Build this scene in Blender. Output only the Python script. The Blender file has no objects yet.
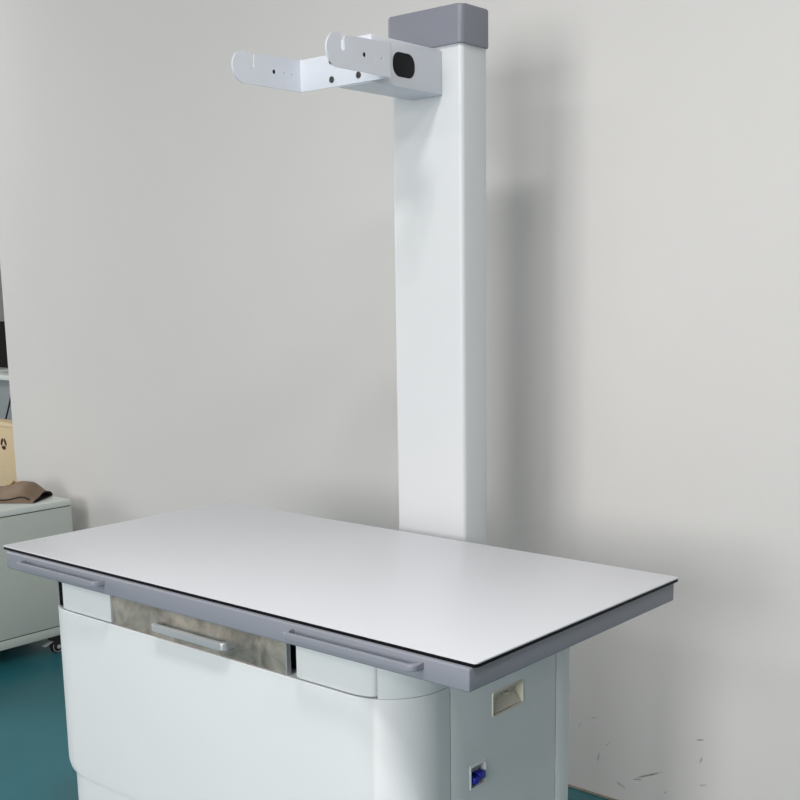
import bpy, bmesh, math, random
from mathutils import Vector, Matrix, noise
random.seed(4)
S = bpy.context.scene
COL = S.collection
T = 0.75            # height of the table top above the floor

# ------------------------------------------------------------------ materials
def lin(c):
    c = c / 255
    return c / 12.92 if c <= .04045 else ((c + .055) / 1.055) ** 2.4
def rgb(r, g, b): return (lin(r), lin(g), lin(b), 1)

def mat(name, col, rough=.5, metal=0, spec=.5, bump=0, bscale=200, var=0, vscale=8, coat=0, stretch=None):
    m = bpy.data.materials.new(name); m.use_nodes = True
    nt = m.node_tree; N = nt.nodes; L = nt.links
    b = N['Principled BSDF']
    b.inputs['Base Color'].default_value = col
    b.inputs['Roughness'].default_value = rough
    b.inputs['Metallic'].default_value = metal
    b.inputs['Specular IOR Level'].default_value = spec
    b.inputs['Coat Weight'].default_value = coat
    tc = N.new('ShaderNodeTexCoord')
    src = tc.outputs['Object']
    if stretch:
        mp = N.new('ShaderNodeMapping'); mp.inputs['Scale'].default_value = stretch
        L.new(src, mp.inputs['Vector']); src = mp.outputs['Vector']
    nz = N.new('ShaderNodeTexNoise'); nz.inputs['Scale'].default_value = vscale
    nz.inputs['Detail'].default_value = 5
    L.new(src, nz.inputs['Vector'])
    mx = N.new('ShaderNodeMix'); mx.data_type = 'RGBA'
    k = 1 - var
    mx.inputs['A'].default_value = col
    mx.inputs['B'].default_value = (col[0]*k, col[1]*k, col[2]*k, 1)
    L.new(nz.outputs['Fac'], mx.inputs['Factor'])
    L.new(mx.outputs['Result'], b.inputs['Base Color'])
    if bump:
        n2 = N.new('ShaderNodeTexNoise'); n2.inputs['Scale'].default_value = bscale
        n2.inputs['Detail'].default_value = 3
        L.new(src, n2.inputs['Vector'])
        bp = N.new('ShaderNodeBump'); bp.inputs['Strength'].default_value = bump
        bp.inputs['Distance'].default_value = .002
        L.new(n2.outputs['Fac'], bp.inputs['Height'])
        L.new(bp.outputs['Normal'], b.inputs['Normal'])
    return m

M = {}
M['white'] = mat('white_powder_coat', rgb(226, 228, 229), .5, var=.02, bump=.03, bscale=900)
M['column'] = mat('column_white', rgb(214, 216, 218), .4, var=.02, bump=.02, bscale=900)
M['bracket'] = mat('bracket_white', rgb(216, 219, 227), .35, var=.02)
M['top'] = mat('white_laminate', rgb(216, 217, 222), .34, var=.015, vscale=3, spec=.45)
M['black'] = mat('black_core', rgb(6, 6, 8), .6, spec=.15)
M['oval'] = mat('black_plug', rgb(12, 14, 20), .5, spec=.2)
M['grey'] = mat('grey_frame_paint', rgb(140, 142, 152), .45, var=.03)
M['cap'] = mat('grey_cap_paint', rgb(128, 130, 140), .42, var=.03)
M['dark'] = mat('dark_interior', rgb(28, 30, 31), .8)
M['chrome'] = mat('satin_aluminium', rgb(205, 205, 208), .42, metal=.55, bump=.02)
M['screw'] = mat('steel_screw', rgb(92, 90, 88), .4, metal=.5)
M['hole'] = mat('hole_shade', rgb(30, 30, 32), .9)
M['cream'] = mat('cream_plastic', rgb(214, 208, 192), .5)
M['blue'] = mat('blue_lever', rgb(20, 32, 150), .4)
M['cab'] = mat('grey_green_cabinet', rgb(186, 192, 186), .5, var=.03)
M['cabtop'] = mat('pale_cabinet_top', rgb(206, 212, 208), .4, var=.03)
M['rubber'] = mat('black_rubber', rgb(22, 22, 24), .6)
M['card'] = mat('cardboard', rgb(214, 192, 156), .85, var=.12, vscale=14, bump=.1, bscale=300, stretch=(1, 1, 6))
M['print'] = mat('brown_print', rgb(58, 34, 30), .8)
M['bag'] = mat('brown_bag', rgb(134, 112, 90), .62, var=.3, vscale=22, bump=.5, bscale=60)
M['bagin'] = mat('bag_lining', rgb(38, 32, 30), .8)
M['tan'] = mat('tan_clasp', rgb(186, 158, 112), .5)
M['locker'] = mat('grey_locker', rgb(172, 174, 172), .5)
M['desk'] = mat('slate_desk', rgb(128, 134, 138), .5)
M['screen'] = mat('black_screen', rgb(8, 8, 10), .6, spec=.15)

# brushed stainless drawer front with cloudy blotches
def steel_mat():
    m = bpy.data.materials.new('blotchy_stainless'); m.use_nodes = True
    nt = m.node_tree; N = nt.nodes; L = nt.links; b = N['Principled BSDF']
    b.inputs['Metallic'].default_value = .45; b.inputs['Roughness'].default_value = .42
    tc = N.new('ShaderNodeTexCoord')
    n1 = N.new('ShaderNodeTexNoise'); n1.inputs['Scale'].default_value = 16; n1.inputs['Detail'].default_value = 8
    n1.inputs['Distortion'].default_value = .5; n1.inputs['Roughness'].default_value = .62
    L.new(tc.outputs['Object'], n1.inputs['Vector'])
    cr = N.new('ShaderNodeValToRGB')
    e = cr.color_ramp.elements
    e[0].position = .3; e[0].color = rgb(118, 115, 108)
    e[1].position = .68; e[1].color = rgb(206, 198, 186)
    x = e.new(.5); x.color = rgb(172, 164, 153)
    L.new(n1.outputs['Fac'], cr.inputs['Fac'])
    L.new(cr.outputs['Color'], b.inputs['Base Color'])
    n2 = N.new('ShaderNodeTexNoise'); n2.inputs['Scale'].default_value = 26; n2.inputs['Detail'].default_value = 5
    L.new(tc.outputs['Object'], n2.inputs['Vector'])
    mr = N.new('ShaderNodeMapRange'); mr.inputs['To Min'].default_value = .3; mr.inputs['To Max'].default_value = .58
    L.new(n2.outputs['Fac'], mr.inputs['Value']); L.new(mr.outputs['Result'], b.inputs['Roughness'])
    bp = N.new('ShaderNodeBump'); bp.inputs['Strength'].default_value = .25; bp.inputs['Distance'].default_value = .004
    L.new(n1.outputs['Fac'], bp.inputs['Height']); L.new(bp.outputs['Normal'], b.inputs['Normal'])
    return m
M['steel'] = steel_mat()

# painted wall with a few scuffs near the floor
def wall_mat(scuffs=()):
    m = bpy.data.materials.new('painted_wall'); m.use_nodes = True
    nt = m.node_tree; N = nt.nodes; L = nt.links; b = N['Principled BSDF']
    b.inputs['Roughness'].default_value = .75; b.inputs['Specular IOR Level'].default_value = .3
    tc = N.new('ShaderNodeTexCoord')
    n1 = N.new('ShaderNodeTexNoise'); n1.inputs['Scale'].default_value = 2.2; n1.inputs['Detail'].default_value = 6
    L.new(tc.outputs['Object'], n1.inputs['Vector'])
    mx = N.new('ShaderNodeMix'); mx.data_type = 'RGBA'
    mx.inputs['A'].default_value = rgb(218, 215, 213); mx.inputs['B'].default_value = rgb(213, 210, 208)
    L.new(n1.outputs['Fac'], mx.inputs['Factor'])
    out = mx.outputs['Result']
    for (x, z, ang, ln, wd, k) in scuffs:
        mp = N.new('ShaderNodeMapping'); mp.vector_type = 'TEXTURE'
        mp.inputs['Location'].default_value = (x, 1.143, z)
        mp.inputs['Rotation'].default_value = (0, math.radians(ang) * -1, 0)
        mp.inputs['Scale'].default_value = (ln, .05, wd)
        L.new(tc.outputs['Object'], mp.inputs['Vector'])
        g = N.new('ShaderNodeTexGradient'); g.gradient_type = 'SPHERICAL'
        L.new(mp.outputs['Vector'], g.inputs['Vector'])
        n = N.new('ShaderNodeTexNoise'); n.inputs['Scale'].default_value = 120
        L.new(tc.outputs['Object'], n.inputs['Vector'])
        mu = N.new('ShaderNodeMath'); mu.operation = 'MULTIPLY'
        L.new(g.outputs['Fac'], mu.inputs[0]); L.new(n.outputs['Fac'], mu.inputs[1])
        mr = N.new('ShaderNodeMapRange'); mr.inputs['From Min'].default_value = .05; mr.inputs['From Max'].default_value = .35
        mr.inputs['To Max'].default_value = k
        L.new(mu.outputs['Value'], mr.inputs['Value'])
        m2 = N.new('ShaderNodeMix'); m2.data_type = 'RGBA'
        L.new(mr.outputs['Result'], m2.inputs['Factor']); L.new(out, m2.inputs['A'])
        m2.inputs['B'].default_value = rgb(92, 98, 96)
        out = m2.outputs['Result']
    L.new(out, b.inputs['Base Color'])
    n3 = N.new('ShaderNodeTexNoise'); n3.inputs['Scale'].default_value = 60; n3.inputs['Detail'].default_value = 4
    L.new(tc.outputs['Object'], n3.inputs['Vector'])
    bp = N.new('ShaderNodeBump'); bp.inputs['Strength'].default_value = .08; bp.inputs['Distance'].default_value = .004
    L.new(n3.outputs['Fac'], bp.inputs['Height']); L.new(bp.outputs['Normal'], b.inputs['Normal'])
    return m
SC = [(.856, .092, 26, .05, .0035, .75), (.825, .072, 14, .018, .003, .6), (.984, .214, 16, .016, .003, .6),
      (.988, .165, 70, .012, .004, .5), (.995, .105, 20, .014, .004, .35), (.715, .10, 80, .018, .003, .5),
      (.70, .20, 10, .012, .003, .3), (.78, .045, -20, .02, .004, .5), (.93, .035, 20, .014, .003, .4),
      (1.02, .03, -10, .02, .003, .3), (.74, .14, 40, .012, .002, .35), (1.16, .10, -35, .02, .002, .2),
      (.66, .17, 60, .012, .002, .4), (.90, .06, 50, .008, .002, .5)]
M['wall'] = wall_mat(SC)
M['plainwall'] = mat('plain_wall_paint', rgb(200, 200, 196), .8, var=.03, vscale=2)
M['ceiling'] = mat('ceiling_paint', rgb(176, 175, 172), .85)

def floor_mat():
    m = bpy.data.materials.new('teal_epoxy_floor'); m.use_nodes = True
    nt = m.node_tree; N = nt.nodes; L = nt.links; b = N['Principled BSDF']
    b.inputs['Specular IOR Level'].default_value = .5
    tc = N.new('ShaderNodeTexCoord')
    n1 = N.new('ShaderNodeTexNoise'); n1.inputs['Scale'].default_value = 1.6; n1.inputs['Detail'].default_value = 7
    L.new(tc.outputs['Object'], n1.inputs['Vector'])
    cr = N.new('ShaderNodeValToRGB'); e = cr.color_ramp.elements
    e[0].position = .3; e[0].color = rgb(32, 98, 104)
    e[1].position = .7; e[1].color = rgb(42, 112, 124)
    L.new(n1.outputs['Fac'], cr.inputs['Fac']); L.new(cr.outputs['Color'], b.inputs['Base Color'])
    mr = N.new('ShaderNodeMapRange'); mr.inputs['To Min'].default_value = .2; mr.inputs['To Max'].default_value = .42
    L.new(n1.outputs['Fac'], mr.inputs['Value']); L.new(mr.outputs['Result'], b.inputs['Roughness'])
    n3 = N.new('ShaderNodeTexNoise'); n3.inputs['Scale'].default_value = 14
    L.new(tc.outputs['Object'], n3.inputs['Vector'])
    bp = N.new('ShaderNodeBump'); bp.inputs['Strength'].default_value = .15; bp.inputs['Distance'].default_value = .004
    L.new(n3.outputs['Fac'], bp.inputs['Height']); L.new(bp.outputs['Normal'], b.inputs['Normal'])
    return m
M['floor'] = floor_mat()

# ------------------------------------------------------------------ mesh helpers
def box(bm, x0, x1, y0, y1, z0, z1, bev=0, seg=3):
    t = bmesh.new()
    bmesh.ops.create_cube(t, size=1)
    for v in t.verts:
        v.co = Vector(((x0+x1)/2 + v.co.x*(x1-x0), (y0+y1)/2 + v.co.y*(y1-y0), (z0+z1)/2 + v.co.z*(z1-z0)))
    if bev: bmesh.ops.bevel(t, geom=t.edges[:], offset=bev, segments=seg, profile=.5, affect='EDGES')
    merge(bm, t)

def merge(bm, t, mx=None):
    if mx is not None: bmesh.ops.transform(t, matrix=mx, verts=t.verts)
    me = bpy.data.meshes.new('tmp'); t.to_mesh(me); t.free(); bm.from_mesh(me); bpy.data.meshes.remove(me)

def rings(bm, loops, cap=True):
    vs = [[bm.verts.new(p) for p in lp] for lp in loops]
    n = len(vs[0])
    for a, b in zip(vs, vs[1:]):
        for i in range(n): bm.faces.new((a[i], a[(i+1) % n], b[(i+1) % n], b[i]))
    if cap: bm.faces.new(vs[0][::-1]); bm.faces.new(vs[-1])

def prism(bm, pts, z0, z1, bev=0):
    """closed xy outline pulled up from z0 to z1, top and bottom edges softened"""
    t = bmesh.new()
    rings(t, [[(x, y, z0) for x, y in pts], [(x, y, z1) for x, y in pts]])
    if bev:
        ed = [e for e in t.edges if abs(e.verts[0].co.z - e.verts[1].co.z) < 1e-7]
        bmesh.ops.bevel(t, geom=ed, offset=bev, segments=3, profile=.5, affect='EDGES')
    merge(bm, t)

def arc(cx, cy, r, a0, a1, n=8):
    return [(cx + r*math.cos(math.radians(a0 + (a1-a0)*i/n)), cy + r*math.sin(math.radians(a0 + (a1-a0)*i/n))) for i in range(n+1)]

def rrect(x0, x1, y0, y1, r, n=6):
    return (arc(x1-r, y0+r, r, -90, 0, n) + arc(x1-r, y1-r, r, 0, 90, n) + arc(x0+r, y1-r, r, 90, 180, n) + arc(x0+r, y0+r, r, 180, 270, n))

def tube(bm, pts, r, n=10):
    pts = [Vector(p) for p in pts]
    loops = []; up = None
    for i, p in enumerate(pts):
        d = (pts[min(i+1, len(pts)-1)] - pts[max(i-1, 0)]).normalized()
        if up is None:
            up = d.orthogonal().normalized()
        up = (up - d*up.dot(d)).normalized(); s = d.cross(up)
        loops.append([p + (up*math.cos(2*math.pi*k/n) + s*math.sin(2*math.pi*k/n))*r for k in range(n)])
    rings(bm, loops)

def cyl(bm, c, axis, r, h, n=24, bev=0):
    t = bmesh.new()
    bmesh.ops.create_cone(t, cap_ends=True, segments=n, radius1=r, radius2=r, depth=h)
    if bev:
        ed = [e for e in t.edges if abs(e.verts[0].co.z - e.verts[1].co.z) < 1e-6]
        bmesh.ops.bevel(t, geom=ed, offset=bev, segments=2, affect='EDGES')
    R = Vector((0, 0, 1)).rotation_difference(Vector(axis)).to_matrix().to_4x4()
    merge(bm, t, Matrix.Translation(c) @ R)

def obj(name, bm, m, parent=None, smooth=True, ang=35):
    bmesh.ops.recalc_face_normals(bm, faces=bm.faces)
    me = bpy.data.meshes.new(name); bm.to_mesh(me); bm.free()
    me.materials.append(m)
    if smooth:
        me.shade_smooth()
        me.set_sharp_from_angle(angle=math.radians(ang))
    o = bpy.data.objects.new(name, me); COL.objects.link(o)
    if parent:
        o.parent = parent
        par = parent; off = Vector((0, 0, 0))
        while par: off += par.location; par = par.parent
        o.location = -off if parent.type == 'EMPTY' else -off
    return o

def thing(name, label, cat, loc=(0, 0, 0), group=None):
    o = bpy.data.objects.new(name, None); COL.objects.link(o)
    o.empty_display_size = .1; o.location = loc
    o['label'] = label; o['category'] = cat
    if group: o['group'] = group
    return o

def struct(name, bm, m):
    o = obj(name, bm, m, smooth=False); o['kind'] = 'structure'; return o

def cut(o, cutter_bm):
    me = bpy.data.meshes.new('cutter'); 
    bmesh.ops.recalc_face_normals(cutter_bm, faces=cutter_bm.faces)
    cutter_bm.to_mesh(me); cutter_bm.free()
    c = bpy.data.objects.new('cutter', me); COL.objects.link(c)
    c.matrix_world = Matrix.Identity(4)
    bpy.context.view_layer.update()
    md = o.modifiers.new('b', 'BOOLEAN'); md.operation = 'DIFFERENCE'; md.object = c; md.solver = 'EXACT'
    dg = bpy.context.evaluated_depsgraph_get()
    new = bpy.data.meshes.new_from_object(o.evaluated_get(dg))
    o.modifiers.clear(); old = o.data; o.data = new; bpy.data.meshes.remove(old)
    bpy.data.objects.remove(c); bpy.data.meshes.remove(me)
    new.set_sharp_from_angle(angle=math.radians(35))

# ------------------------------------------------------------------ the setting
H = 2.95
WY = 1.143
bm = bmesh.new(); box(bm, -5.2, 4.6, -4.2, 3.6, -.1, 0); struct('floor', bm, M['floor'])
bm = bmesh.new(); box(bm, -5.2, 4.6, -4.2, 3.6, H, H+.1); struct('ceiling', bm, M['ceiling'])
bm = bmesh.new(); box(bm, -1.878, 4.6, WY, WY+.12, 0, H, .004, 2); struct('wall_back', bm, M['wall'])
bm = bmesh.new(); box(bm, -5.2, 4.6, 3.5, 3.6, 0, H); struct('wall_far', bm, M['plainwall'])
bm = bmesh.new(); box(bm, -5.3, -5.2, -4.2, 3.6, 0, H); struct('wall_left', bm, M['plainwall'])
# ragged bead where the floor coating meets the wall
bm = bmesh.new()
pts = []
for i in range(140):
    x = -1.86 + i*.045
    pts.append((x, WY-.004, .002 + .0015*noise.noise(Vector((x*9, 0, 0)))))
tube(bm, pts, .004, 8)
struct('trim_1', bm, mat('floor_edge_bead', rgb(150, 146, 132), .8, var=.6, vscale=30))

# ------------------------------------------------------------------ examination table
tb = thing('examination_table', 'white cabinet-based examination table with grey frame and overhanging white top', 'table', (.56, .25, 0))
XL, XR, YF, YB, RR = .085, 1.04, .020, .49, .10
TW, TD = 1.2, .588
# tabletop: white laminate over black core
bm = bmesh.new(); prism(bm, rrect(0, TW, 0, TD, .004), T-.0022, T, .001)
top = obj('tabletop', bm, M['top'], tb)
bm = bmesh.new(); prism(bm, rrect(.0006, TW-.0006, .0006, TD-.0006, .004), T-.0074, T-.0022, .0008)
e = obj('tabletop_core', bm, M['black'], tb); e['label'] = 'black edge of the tabletop'
# frame
bm = bmesh.new(); box(bm, .022, 1.193, -.0065, .584, T-.0425, T-.0076, .003, 4)
fr = obj('frame', bm, M['grey'], tb); fr['label'] = 'grey metal frame under the tabletop'

def bar_handle(name, x0, x1, yb, proj, zc, hh, th, m, parent, rc=.006, foot=0):
    """flat bar bent back to the face at both ends"""
    def outline(o_):   # plan outline, o_ offset inwards
        return arc(x0+rc, yb-proj+rc, rc-o_, 180, 270, 6) + arc(x1-rc, yb-proj+rc, rc-o_, 270, 360, 6)
    outer = [(x0, yb)] + arc(x0+rc, yb-proj+rc, rc, 180, 270, 6) + arc(x1-rc, yb-proj+rc, rc, 270, 360, 6) + [(x1, yb)]
    ri = max(rc-th*.6, .002)
    inner = [(x1-th, yb)] + arc(x1-th-ri, yb-proj+th+ri, ri, 0, -90, 5) + arc(x0+th+ri, yb-proj+th+ri, ri, -90, -180, 5) + [(x0+th, yb)]
    bm = bmesh.new(); prism(bm, outer+inner, zc-hh/2, zc+hh/2, .0015)
    return obj(name, bm, m, parent)
for x0, x1 in ((.092, .357), (.845, 1.113)):
    h = bar_handle('rail_handle', x0, x1, -.006, .025, T-.0195, .0095, .0065, M['grey'], tb, rc=.012)

# plan outline of the bow-fronted cabinet; xl can be pulled in
def plan(xl, xr, yf, yb, r, n=12):
    return [(xr, yb), (xl, yb)] + arc(xl+r, yf+r, r, 180, 270, n) + arc(xr-r, yf+r, r, 270, 360, n)
ZS, ZB = T-.110, T-.450       # seam under the drawers, bottom of front panel
YS = .143                     # seam on the right side
# inner carcass (coloured dark to put shade inside the seams)
bm = bmesh.new(); prism(bm, plan(XL+.03, XR-.006, YF+.035, YB-.01, .09), .06, T-.0427)
obj('carcass', bm, M['dark'], tb)
# front panel
bm = bmesh.new(); loops = []
def front_plan(xl): # front shell: round on both corners, ends at the side seam
    r = RR
    o = arc(xl+r, YF+r, r, 180, 270, 16) + arc(XR-r, YF+r, r, 270, 360, 16)
    o = o + [(XR, YS), (XR-.03, YS)] + arc(XR-.03-r+.03, YF+.033+r-.03, r-.03, 0, -90, 8) + arc(xl+.033+r-.03, YF+.033+r-.03, r-.03, 270, 180, 8) + [(xl+.033, YS+.2), (xl, YS+.2)]
    return o
for i in range(9):
    t = 1 - i/8
    off = .022*(1 - math.sqrt(max(0, 1 - t*t)))
    z = ZB + .024*i/8
    loops.append([(x, y, z) for x, y in front_plan(XL+off)])
loops.append([(x, y, ZS-.0015) for x, y in front_plan(XL)])
loops.append([(x + (.0012 if x < .5 else -.0012)*0, y + .0012, ZS) for x, y in front_plan(XL)])
rings(bm, loops)
obj('front_panel', bm, M['white'], tb)
# shelf edge (top of front panel shell, closes the ledge)
bm = bmesh.new(); prism(bm, plan(XL+.004, XR-.004, YF+.003, YS, .097), ZS-.006, ZS-.0022)
obj('panel_ledge', bm, M['white'], tb)
# lower body under the front panel
def lower_plan(xl):
    r = RR
    return [(XR, YS), (xl, YS)] + arc(xl+r, YF+r, r, 180, 270, 16) + arc(XR-r, YF+r, r, 270, 360, 16)
bm = bmesh.new(); prism(bm, [(x, y+.0012) for x, y in lower_plan(XL+.022)], .03, ZB-.0008)
obj('lower_panel', bm, M['white'], tb)
# left side
bm = bmesh.new(); box(bm, XL, XL+.02, YS+.2, YB, ZB, T-.0427); box(bm, XL+.022, XL+.04, YS, YB, .03, ZB-.001)
obj('side_skin', bm, M['white'], tb)
# upper corner pieces between the seam and the frame
def arcy(x):   # y of the plan outline at x
    if x > XR-RR: return YF+RR - math.sqrt(max(0, RR*RR-(x-(XR-RR))**2))
    if x < XL+RR: return YF+RR - math.sqrt(max(0, RR*RR-(XL+RR-x)**2))
    return YF
ZU = T-.0427
xs0 = .9885
a0 = math.degrees(math.acos((xs0-(XR-RR))/RR))
pts = arc(XR-RR, YF+RR, RR, -a0, 0, 12) + [(XR, YS), (XR-.02, YS), (XR-.02, YF+RR), (xs0, YF+.055)]
bm = bmesh.new(); prism(bm, pts, ZS+.0012, ZU)
obj('corner_panel', bm, M['white'], tb)
xl0 = .136
a1 = math.degrees(math.acos((XL+RR-xl0)/RR))
pts = arc(XL+RR, YF+RR, RR, 180, 180+a1, 12) + [(xl0, YF+.055), (XL+.02, YF+RR), (XL+.02, YS+.2), (XL, YS+.2)]
bm = bmesh.new(); prism(bm, pts, ZS-.0005, ZU)
obj('corner_panel', bm, M['white'], tb)

# small white drawers either side of the steel drawer
def small_drawer(x0, x1, round_right):
    fy = []
    n = 24
    for i in range(n+1):
        x = x0 + (x1-x0)*i/n
        fy.append((x, arcy(x) + .0005))
    # soften the ends
    r = .008 if round_right else .003
    out = []
    for x, y in fy:
        d = min(x1-x, 99)
        d2 = x-x0
        if not round_right and d2 < .008: y += .006*(1-math.sqrt(max(0, 1-(1-d2/.008)**2)))
        out.append((x, y))
    if round_right:
        out = [p for p in out if p[0] < x1-.0065] + [(x1-.006*(1-math.sin(math.radians(a))), arcy(x1-.006)+.0005+.002*math.sin(math.radians(a))+.005*(1-math.cos(math.radians(a)))) for a in range(0, 91, 15)]
    out += [(x1, .16), (x0, .16)]
    bm = bmesh.new(); prism(bm, out, ZS+.0035, ZU-.0012, .0015)
    return obj('drawer', bm, M['white'], tb)
small_drawer(.166, .3305, False)
small_drawer(.8265, .9862, True)
for xa, xb in ((.1362, .1655), (.8140, .8255), (.9867, .9880)):  # black strips put the shade of the open gaps into colour
    bm = bmesh.new(); box(bm, xa, xb, YF+(.0165 if xa < .2 else .022), YF+.06, ZS+.0005, ZU-.001)
    g = obj('gap_shade', bm, M['black'], tb); g['label'] = 'black strip as the shade in the gap beside the drawer'
# stainless drawer
bm = bmesh.new(); box(bm, .332, .7985, YF+.004, YF+.008, ZS+.001, ZU-.001, .0008, 2)
sd = obj('steel_drawer_front', bm, M['steel'], tb); sd['label'] = 'blotchy stainless steel drawer front'
bm = bmesh.new(); box(bm, .7995, .8020, YF+.002, YF+.012, ZS+.001, ZU-.001, .0005, 1); box(bm, .8020, .8130, YF+.026, YF+.03, ZS+.001, ZU-.001, .0005, 1)
obj('steel_lip', bm, M['chrome'], sd)
dh = bar_handle('drawer_handle', 0.476, .672, YF+.0045, .025, T-.083, .013, .0075, M['chrome'], sd, rc=.008)
dh['label'] = 'satin aluminium bar handle'

# right side panel with recessed pull and breaker window
bm = bmesh.new(); box(bm, XR-.018, XR, YS+.0025, .4445, .03, ZU, .0008, 2)
sp = obj('side_panel', bm, M['white'], tb)
cb = bmesh.new(); box(cb, XR-.05, XR+.05, .2555, .3425, T-.1935, T-.1535); cut(sp, cb)
cb = bmesh.new(); box(cb, XR-.05, XR+.05, .195, .236, T-.300, T-.262); cut(sp, cb)
bm = bmesh.new(); box(bm, XR-.018, XR, .4475, YB, .03, ZU, .0012, 2)
obj('rear_side_strip', bm, M['white'], tb)
bm = bmesh.new(); box(bm, XL, XR-.018, YB-.016, YB, .03, ZU, .001, 2)
obj('rear_panel', bm, M['white'], tb)
cb = bmesh.new(); box(cb, XR-.016, XR+.05, .24, .36, T-.21, T-.14); box(cb, XR-.026, XR+.05, .19, .24, T-.305, T-.255)
cz = [o for o in tb.children if o.name.startswith('carcass')][0]; cut(cz, cb)
# recessed pull: rim + scooped cup
def yz(pts, x): return [(x, y, z) for y, z in pts]
rp = lambda i, r: rrect(.254+i, .344-i, T-.195+i, T-.152-i, max(r-i, .0005), 5)
bm = bmesh.new()
rings(bm, [yz(rp(.0035, .005), XR-.0145), yz(rp(.0035, .005), XR+.001), yz(rp(.0025, .005), XR+.002), yz(rp(.0008, .005), XR+.002),
           yz(rp(0, .005), XR+.0008), yz(rp(0, .005), XR-.001)], cap=False)
bm.faces.new([bm.verts.new(v) for v in yz(rp(.0035, .005), XR-.0142)])
pu = obj('recessed_pull', bm, M['cream'], sp); pu['label'] = 'cream recessed plastic pull'
bm = bmesh.new()   # sloping grip inside the pull
t = bmesh.new()
for y0, y1, zz in ((.259, .339, 0),):
    a = [(XR-.0138, y0, T-.1905), (XR-.0138, y1, T-.1905), (XR-.0138, y1, T-.173), (XR-.0138, y0, T-.173), (XR-.001, y0, T-.1905), (XR-.001, y1, T-.1905)]
    v = [t.verts.new(p) for p in a]
    for f in ((0, 1, 2, 3), (0, 4, 5, 1), (4, 3, 2, 5), (0, 3, 4), (1, 5, 2)): t.faces.new([v[i] for i in f])
merge(bm, t)
box(bm, XR-.0138, XR-.008, .302, .318, T-.172, T-.168, .001, 2)
obj('grip', bm, M['cream'], pu)
# breaker window
bp = lambda i: rrect(.1935+i, .2375-i, T-.3015+i, T-.2605-i, .002, 3)
bm = bmesh.new()
rings(bm, [yz(bp(.004), XR-.015), yz(bp(.003), XR+.0015), yz(bp(0), XR+.0015), yz(bp(0), XR-.001)], cap=False)
br = obj('breaker_surround', bm, M['white'], sp)
bm = bmesh.new(); box(bm, XR-.021, XR-.012, .1985, .2325, T-.2965, T-.2655, .001, 2)
box(bm, XR-.012, XR-.008, .199, .232, T-.2775, T-.268, .0008, 2)
obj('breaker', bm, mat('breaker_grey', rgb(176, 178, 180), .5), br)
bm = bmesh.new()
for y0, y1, z in ((.2005, .2135, T-.287), (.2150, .2310, T-.283)):
    t = bmesh.new(); box(t, -.006, .016, y0, y1, z-.006, z+.006, .0025, 3); merge(bm, t, Matrix.Translation((XR-.010, 0, 0)))
box(bm, XR-.002, XR+.007, .2035, .229, T-.2865, T-.2815, .002, 3)
bl = obj('switch_lever', bm, M['blue'], br); bl['label'] = 'blue double switch lever'
# levelling feet
for x in (.15, .96):
    for y in (.11, .42):
        bm = bmesh.new(); cyl(bm, (x, y, .015), (0, 0, 1), .022, .030, 20, .003)
        obj('foot', bm, M['rubber'], tb)

# ------------------------------------------------------------------ column
cl = thing('support_column', 'tall white square column with grey cap standing behind the table', 'column', (.6, .68, 0))
CX0, CX1, CY0, CY1 = .507, .690, .636, .720
CZ = T + .9615
bm = bmesh.new(); prism(bm, rrect(CX0, CX1, CY0, CY1, .010, 6), .012, CZ)
obj('post', bm, M['column'], cl)
bm = bmesh.new(); prism(bm, rrect(CX0-.004, CX1+.005, CY0-.006, CY1+.003, .012, 6), CZ, T+1.033, .003)
c = obj('cap', bm, M['cap'], cl); c['label'] = 'grey cap'
bm = bmesh.new(); prism(bm, rrect(CX0-.05, CX1+.05, CY0-.03, CY1+.06, .01, 4), 0, .012, .002)
obj('base_plate', bm, M['column'], cl)

# arm box
AX0, AX1, AY0, AZ0, AZ1 = .559, .642, .430, T+.870, T+.9545
bm = bmesh.new(); box(bm, AX0, AX1, AY0, CY0, AZ0, AZ1, .003, 3)
arm = obj('arm', bm, M['bracket'], cl)
oc = lambda i: rrect(.4895+i, .5535-i, T+.8895+i, T+.9335-i, .019-i, 8)
cb = bmesh.new(); rings(cb, [yz(oc(0), AX1-.004), yz(oc(0), AX1+.02)]); cut(arm, cb)
bm = bmesh.new()
rings(bm, [yz(oc(.0002), AX1-.0038), yz(oc(.0002), AX1-.0008), yz(oc(.0015), AX1+.0006), yz(oc(.004), AX1+.0010)])
o = obj('plug', bm, M['oval'], arm); o['label'] = 'black rounded plug in the side of the arm'

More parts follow.
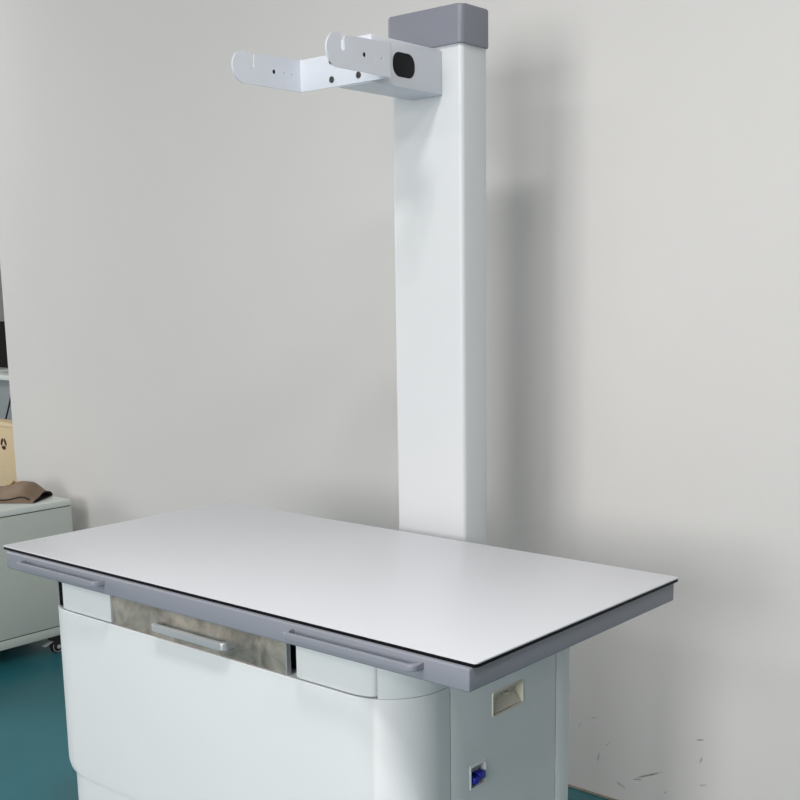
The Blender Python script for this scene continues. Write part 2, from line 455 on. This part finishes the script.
# forked bracket
PT = .0028
YP = AY0 - .0003       # back of the connecting plate
BX0, BX1, BZ0, BZ1 = .4605, .6912, T+.8725, T+.929
br = None
bm = bmesh.new(); box(bm, BX0, BX1, YP-PT, YP, BZ0, BZ1+.002, .0008, 2)
br = obj('bracket', bm, M['bracket'], cl)
def ear(x0, yend):
    r = (BZ1-BZ0)/2; zc = (BZ0+BZ1)/2
    ys = .3045; sw = .0040; sd = .024
    pts = []
    # start at rear bottom, go forward along the bottom (decreasing y), around the nose, slot, back along the top
    pts.append((YP-PT*.5, BZ0))
    for a in range(0, 181, 12):
        an = math.radians(-90 - a)
        pts.append((yend + r + r*math.cos(an), zc + r*math.sin(an)))
    pts += [(ys-sw-.004, BZ1-.0005), (ys-sw-.0012, BZ1-.0015), (ys-sw, BZ1-.004)]
    for a in range(180, 361, 30):
        an = math.radians(a); pts.append((ys + sw*math.cos(an), BZ1-sd+sw*math.sin(an)))
    pts += [(ys+sw, BZ1-.007), (ys+sw+.0015, BZ1-.0035), (ys+sw+.005, BZ1-.002), (ys+.03, BZ1-.001), (ys+.05, BZ1), (YP-PT*.5, BZ1+.002)]
    bm = bmesh.new(); rings(bm, [yz(pts, x0), yz(pts, x0+PT)])
    o = obj('bracket_ear', bm, M['bracket'], br)
    cb = bmesh.new()
    for y, rr in ((.3585, .0042), (.3835, .0022), (.4040, .0022)):
        t = bmesh.new(); cyl(t, (x0+PT/2, y, T+.9015), (1, 0, 0), rr, .02, 20); merge(cb, t)
    cut(o, cb)
    bm = bmesh.new(); t = bmesh.new(); cyl(t, (x0+PT*.4, .3582, T+.9015), (1, 0, 0), .0038, PT*.5, 20); merge(bm, t)  # black disc painted in as the dark inside of the hole
    p = obj('hole_dark_disc', bm, M['oval'], o); p['label'] = 'small black disc as the dark inside of the hole'
    return o
ear(BX0, .2565); ear(BX1-PT, .264)
for x, z in ((.546, T+.886), (.614, T+.886), (.546, T+.919), (.614, T+.919)):
    bm = bmesh.new(); t = bmesh.new(); cyl(t, (x, YP-PT-.0012, z), (0, 1, 0), .0058, .0026, 24, .0008); merge(bm, t)
    s = obj('screw', bm, M['screw'], br)
    cb = bmesh.new(); box(cb, x-.0010, x+.0010, YP-PT-.004, YP-PT-.0008, z-.0045, z+.0045); cut(s, cb)

# ------------------------------------------------------------------ mobile cabinet on the left
mc = thing('mobile_cabinet', 'low grey-green steel cabinet on castors against the wall behind the table', 'cabinet', (-1.6, .7, 0))
MX0, MX1, MY0, MY1 = -1.80, -1.356, .30, 1.04
MZ0, MZ1 = T-.685, T-.210
bm = bmesh.new(); box(bm, MX0+.003, MX1, MY0+.004, MY1, MZ0+.034, MZ1-.0245, .002, 2)
obj('body', bm, M['cab'], mc)
bm = bmesh.new(); box(bm, MX0, MX1+.001, MY0, MY1+.001, MZ1-.0225, MZ1, .005, 3)
obj('cabinet_top', bm, M['cabtop'], mc)
bm = bmesh.new(); box(bm, MX0+.006, MX1-.004, MY0+.008, MY1-.004, MZ0+.028, MZ1-.020)
obj('inner_shell', bm, M['dark'], mc)
bm = bmesh.new(); box(bm, MX0, MX1, MY0, MY1, MZ0, MZ0+.031, .003, 2)
obj('bottom_rail', bm, M['cab'], mc)
for z0, z1 in ((MZ0+.05, MZ0+.24), (MZ0+.245, MZ1-.035)):
    bm = bmesh.new(); box(bm, MX0+.02, MX1-.02, MY0-.014, MY0+.003, z0, z1, .002, 2)
    d = obj('drawer', bm, M['cabtop'], mc)
    bm = bmesh.new(); xm = (MX0+MX1)/2
    tube(bm, [(xm-.06, MY0-.014, z1-.05), (xm-.06, MY0-.038, z1-.05), (xm+.06, MY0-.038, z1-.05), (xm+.06, MY0-.014, z1-.05)], .004)
    obj('pull', bm, M['chrome'], d)
for x, y in ((MX1-.018, MY1-.092), (MX1-.035, MY0+.08), (MX0+.035, MY1-.075), (MX0+.035, MY0+.08)):
    bm = bmesh.new()
    box(bm, x-.022, x+.022, y-.026, y+.026, MZ0-.006, MZ0, .001, 1)
    box(bm, x-.015, x+.015, y-.02, y+.022, MZ0-.016, MZ0-.006, .004, 2)
    box(bm, x-.015, x-.0125, y-.012, y+.02, .018, MZ0-.012, .001, 1)
    box(bm, x+.0125, x+.015, y-.012, y+.02, .018, MZ0-.012, .001, 1)
    cs = obj('castor', bm, M['rubber'], mc)
    bm = bmesh.new(); cyl(bm, (x, y+.006, .024), (1, 0, 0), .024, .020, 28, .004)
    wh = obj('wheel', bm, M['rubber'], cs)
    bm = bmesh.new()
    for sx in (-1, 1):
        t = bmesh.new(); cyl(t, (x+sx*.0162, y+.006, .024), (1, 0, 0), .0075, .003, 18, .0008); merge(bm, t)
        ring = []
        for k in range(25):
            a = 2*math.pi*k/24; ring.append((x+sx*.0105, y+.006+.019*math.cos(a), .024+.019*math.sin(a)))
        t = bmesh.new(); tube(t, ring, .0013, 6); merge(bm, t)
    obj('hub', bm, M['chrome'], wh)
    bm = bmesh.new(); t = bmesh.new(); box(t, -.010, .010, -.036, .004, -.002, .002, .0015, 2)
    merge(bm, t, Matrix.Translation((x, y-.012, MZ0-.020)) @ Matrix.Rotation(math.radians(18), 4, 'X'))
    obj('brake_lever', bm, M['chrome'], cs)

# ------------------------------------------------------------------ brown folded bag on the cabinet
bg = thing('leather_bag', 'crumpled brown bag lying folded on the mobile cabinet', 'bag', (-1.55, .93, MZ1))
# local frame: u runs along the bag towards its open mouth, v across
O = Vector((-1.71, .79, MZ1)); U = Vector((.83, .55, 0)).normalized(); V = Vector((-U.y, U.x, 0))
def bagpt(u, v, top):
    ln, wd = .337, .26
    w = wd*(1 - .45*u + .06*math.sin(u*7))
    p = O + U*(u*ln) + V*((v-.5)*w)
    sm = min(max((u-.88)/.12, 0), 1); sm = sm*sm*(3-2*sm)
    th = (.034 + .026*math.exp(-((u-.86)/.15)**2))*(math.sin(math.pi*v**1.3)**.6 if 0 < v < 1 else 0)*(1-.62*sm) + .005
    crease = .009*noise.noise(Vector((u*5, v*3, 1))) + .010*math.exp(-((v-.62)/.10)**2)*(1-u) + .004*math.sin(u*16+v*5)
    z = (th + crease*(1-abs(2*v-1)**4)) if top else .001 + .002*max(0, noise.noise(Vector((u*6, v*4, 5))))
    return p + Vector((0, 0, max(z, .0015 if top else .0006)))
nu, nv = 34, 20
bm = bmesh.new()
loops = []
for i in range(nu+1):
    u = i/nu
    lp = [bagpt(u, j/nv, True) for j in range(nv+1)] + [bagpt(u, 1-j/nv, False) for j in range(nv+1)]
    loops.append(lp)
rings(bm, loops, cap=False)
vs = [v for v in bm.verts]
bm.verts.ensure_lookup_table()
k = 2*(nv+1)
bm.faces.new([bm.verts[i] for i in range(k)][::-1])
b = obj('bag_body', bm, M['bag'], bg, ang=60)
# lining seen in the open mouth: rounded lip and dark inside
bm = bmesh.new()
c0 = loops[-1]; ctr = sum((Vector(p) for p in c0), Vector())/len(c0)
inn = [ctr + (Vector(p)-ctr)*.88 + Vector((0, 0, .0004)) for p in c0]
rings(bm, [[Vector(p)+U*.0005 for p in c0], [p - U*.004 for p in inn], [ctr + (p-ctr)*.9 - U*.04 for p in inn]], cap=False)
bm.faces.new([bm.verts.new(ctr + (p-ctr)*.9 - U*.04) for p in inn])
obj('mouth_lining', bm, M['bagin'], bg, ang=60)
bm = bmesh.new()
rim = [Vector(p) + U*.001 + Vector((0, 0, .0006)) for p in c0[::2]]; rim.append(rim[0])
tube(bm, rim, .0016, 6)
obj('mouth_trim', bm, M['bagin'], bg)
# clasp and strap knot on top
def bt(u, v, dz=0): return bagpt(u, v, True) + Vector((0, 0, dz))
bm = bmesh.new(); tube(bm, [bt(.56, .66, .001), bt(.62, .70, .006), bt(.68, .68, .004), bt(.74, .72, .003), bt(.79, .74, .001)], .0045, 8)
tube(bm, [bt(.63, .52, .001), bt(.66, .62, .008), bt(.65, .72, .010), bt(.66, .82, .003)], .005, 8)
o = obj('strap_knot', bm, M['tan'], bg); o['label'] = 'tan strap knot'
bm = bmesh.new(); tube(bm, [bt(u/20, .045+.012*math.sin(u*.8), .0010) for u in range(1, 20)], .0028, 6)
obj('seam', bm, M['bagin'], bg)

# ------------------------------------------------------------------ things beyond the end of the wall
# low bench carrying the carton
bn = thing('storage_bench', 'low grey bench beyond the end of the wall', 'bench', (-2.3, 1.45, 0))
bm = bmesh.new(); box(bm, -2.85, -2.02, 1.28, 1.72, T-.42, T-.385, .003, 2); obj('bench_top', bm, M['desk'], bn)
for x in (-2.82, -2.05):
    for y in (1.31, 1.69):
        bm = bmesh.new(); box(bm, x-.015, x+.015, y-.015, y+.015, 0, T-.42, .002, 2); obj('leg', bm, M['desk'], bn)
cbx = thing('cardboard_box', 'beige cardboard box with dark recycling mark beside the wall end', 'box', (-2.3, 1.45, T-.385))
bz = T-.385
bm = bmesh.new(); box(bm, -2.48, -2.08, 1.30, 1.40, bz, T-.028, .002, 2); obj('carton', bm, M['card'], cbx)
bm = bmesh.new()   # ragged open flap along the top
n = 40; lo = []; hi = []
for i in range(n+1):
    x = -2.48 + .40*i/n
    lo.append((x, 1.2975, T-.036)); hi.append((x, 1.2975, T-.021 + .006*noise.noise(Vector((x*30, 0, 0)))))
t = bmesh.new()
f1 = [t.verts.new(p) for p in lo]; f2 = [t.verts.new(p) for p in hi]
g1 = [t.verts.new((p[0], p[1]+.003, p[2])) for p in lo]; g2 = [t.verts.new((p[0], p[1]+.003, p[2])) for p in hi]
for i in range(n):
    t.faces.new((f1[i], f1[i+1], f2[i+1], f2[i])); t.faces.new((g1[i+1], g1[i], g2[i], g2[i+1])); t.faces.new((f2[i], f2[i+1], g2[i+1], g2[i])); t.faces.new((f1[i+1], f1[i], g1[i], g1[i+1]))
merge(bm, t); obj('torn_flap', bm, mat('torn_card', rgb(228, 206, 170), .9, var=.1, vscale=60), cbx)
bm = bmesh.new()   # three chasing arrows
mcx, mcz, mr = -2.222, T-.112, .022
for k in range(3):
    a0 = 90 + 120*k + 10; a1 = a0 + 82
    o_ = arc(0, 0, mr, a0, a1, 8); i_ = arc(0, 0, mr*.36, a1, a0, 8)
    am = math.radians(a1+26)
    pts = o_[:] + [(mr*1.2*math.cos(math.radians(a1)), mr*1.2*math.sin(math.radians(a1))), (mr*.78*math.cos(am), mr*.78*math.sin(am)),
          (mr*.32*math.cos(math.radians(a1)), mr*.32*math.sin(math.radians(a1)))] + i_
    q = [(mcx+x*1.05, mcz+z*1.12) for x, z in pts]
    t = bmesh.new(); rings(t, [[(x, 1.2996, z) for x, z in q], [(x, 1.3004, z) for x, z in q]]); merge(bm, t)
pr = obj('recycling_mark', bm, M['print'], cbx); pr['label'] = 'dark printed recycling symbol'

dk = thing('instrument_desk', 'slate grey desk behind the cardboard box', 'desk', (-2.9, 1.9, 0))
bm = bmesh.new(); box(bm, -3.4, -2.30, 1.78, 2.3, T+.083, T+.108, .003, 2); o = obj('desk_top', bm, M['cabtop'], dk)
bm = bmesh.new(); box(bm, -3.38, -2.32, 1.80, 2.28, .02, T+.083, .003, 2); obj('desk_body', bm, M['desk'], dk)
for x in (-3.3, -2.4):
    for y in (1.85, 2.2):
        bm = bmesh.new(); cyl(bm, (x, y, .01), (0, 0, 1), .02, .02); obj('foot', bm, M['rubber'], dk)
cd = bmesh.new()
tube(cd, [(-2.895, 1.79, T+.1155), (-2.897, 1.770, T+.112), (-2.90, 1.768, T+.08), (-2.955, 1.768, T-.03), (-3.03, 1.768, T-.16), (-3.05, 1.768, .3), (-3.04, 1.768, .006), (-3.1, 1.70, .006)], .0042, 8)
cdo = obj('power_cord', cd, M['rubber']); cdo['label'] = 'thin black cord hanging down the front of the slate desk'; cdo['category'] = 'cord'
mo = thing('computer_monitor', 'black computer monitor on the slate grey desk', 'monitor', (-2.9, 1.9, T+.108))
bm = bmesh.new(); box(bm, -3.22, -2.62, 1.86, 1.89, T+.135, T+.362, .004, 2); obj('bezel', bm, M['screen'], mo)
bm = bmesh.new(); box(bm, -3.20, -2.64, 1.858, 1.861, T+.15, T+.35); obj('screen', bm, M['screen'], mo)
bm = bmesh.new(); box(bm, -3.05, -2.75, 1.84, 2.0, T+.108, T+.120, .003, 2); box(bm, -2.93, -2.87, 1.89, 1.91, T+.120, T+.3, .002, 1); obj('stand', bm, M['screen'], mo)
lk = thing('grey_locker', 'pale grey steel locker behind the black monitor', 'locker', (-3.2, 2.6, 0))
bm = bmesh.new(); box(bm, -3.9, -2.75, 2.42, 2.85, 0, T+.62, .004, 2); obj('locker_body', bm, M['locker'], lk)
bm = bmesh.new(); box(bm, -3.88, -2.77, 2.405, 2.42, T+.46, T+.61, .003, 2); d = obj('door', bm, M['locker'], lk)
bm = bmesh.new(); box(bm, -3.88, -2.77, 2.405, 2.42, .04, T+.452, .003, 2); d = obj('door', bm, M['locker'], lk)

# ------------------------------------------------------------------ light
def area(name, loc, size, sizey, power, target=None, col=(1, 1, 1)):
    l = bpy.data.lights.new(name, 'AREA'); l.shape = 'RECTANGLE'; l.size = size; l.size_y = sizey
    l.energy = power; l.color = col
    o = bpy.data.objects.new(name, l); COL.objects.link(o); o.location = loc
    d = (Vector(target) - Vector(loc)) if target else Vector((0, 0, -1))
    o.rotation_euler = d.to_track_quat('-Z', 'Y').to_euler()
    return o
area('ceiling_panel_light', (1.25, -.9, H-.02), .35, .3, 22, col=(1, .98, .965))
area('ceiling_panel_light', (2.25, -.75, H-.02), .6, .3, 16, col=(1, .98, .965))
area('ceiling_panel_light', (-3.2, 0.6, H-.02), 1.2, .6, 26, col=(1, .98, .965))
area('ceiling_panel_light', (.6, -3.2, H-.02), 1.2, .6, 24, col=(1, .98, .965))
area('window_and_fill', (1.5, -4.1, 1.55), 1.2, 1.4, 74, target=(.5, 1, 1.0), col=(1, .99, .98))
area('window_and_fill', (2.9, -4.1, 1.65), .9, 1.2, 24, target=(.3, 1, 1.2), col=(1, .99, .98))  # added frontal fill, shapes the column's shadow on the wall
area('window_and_fill', (-4.8, -1.6, 1.7), 2.0, 1.3, 60, target=(-.3, 1, 1.1), col=(1, .99, .98))  # added left fill that brightens the left stretch of wall

w = bpy.data.worlds.new('room_air'); S.world = w; w.use_nodes = True
w.node_tree.nodes['Background'].inputs['Color'].default_value = (.95, .97, 1, 1)
w.node_tree.nodes['Background'].inputs['Strength'].default_value = .03

# ------------------------------------------------------------------ camera
f, cx, cy = 1142.467, 413.805, 495.277
yaw, pit, rol = .70186037, .18054406, -.01331903
C = Vector((2.0965849, -1.1869269, T+.50444))
ca, sa, cb_, sb, cc, sc = math.cos(yaw), math.sin(yaw), math.cos(pit), math.sin(pit), math.cos(rol), math.sin(rol)
F = Vector((-sa*cb_, ca*cb_, -sb)); R0 = Vector((ca, sa, 0)); U0 = R0.cross(F)
R1 = cc*R0 + sc*U0; U1 = -sc*R0 + cc*U0
cam = bpy.data.cameras.new('camera'); co = bpy.data.objects.new('camera', cam); COL.objects.link(co)
mw = Matrix.Identity(4)
for i in range(3):
    mw[i][0] = R1[i]; mw[i][1] = U1[i]; mw[i][2] = -F[i]; mw[i][3] = C[i]
co.matrix_world = mw
cam.sensor_width = 36; cam.lens = f/800*36
cam.shift_x = (400-cx)/800; cam.shift_y = (cy-400)/800
cam.clip_start = .02
S.camera = co
S.view_settings.view_transform = 'Standard'; S.view_settings.look = 'None'
S.view_settings.exposure = .26; S.view_settings.gamma = 1
S.view_settings.use_curve_mapping = False
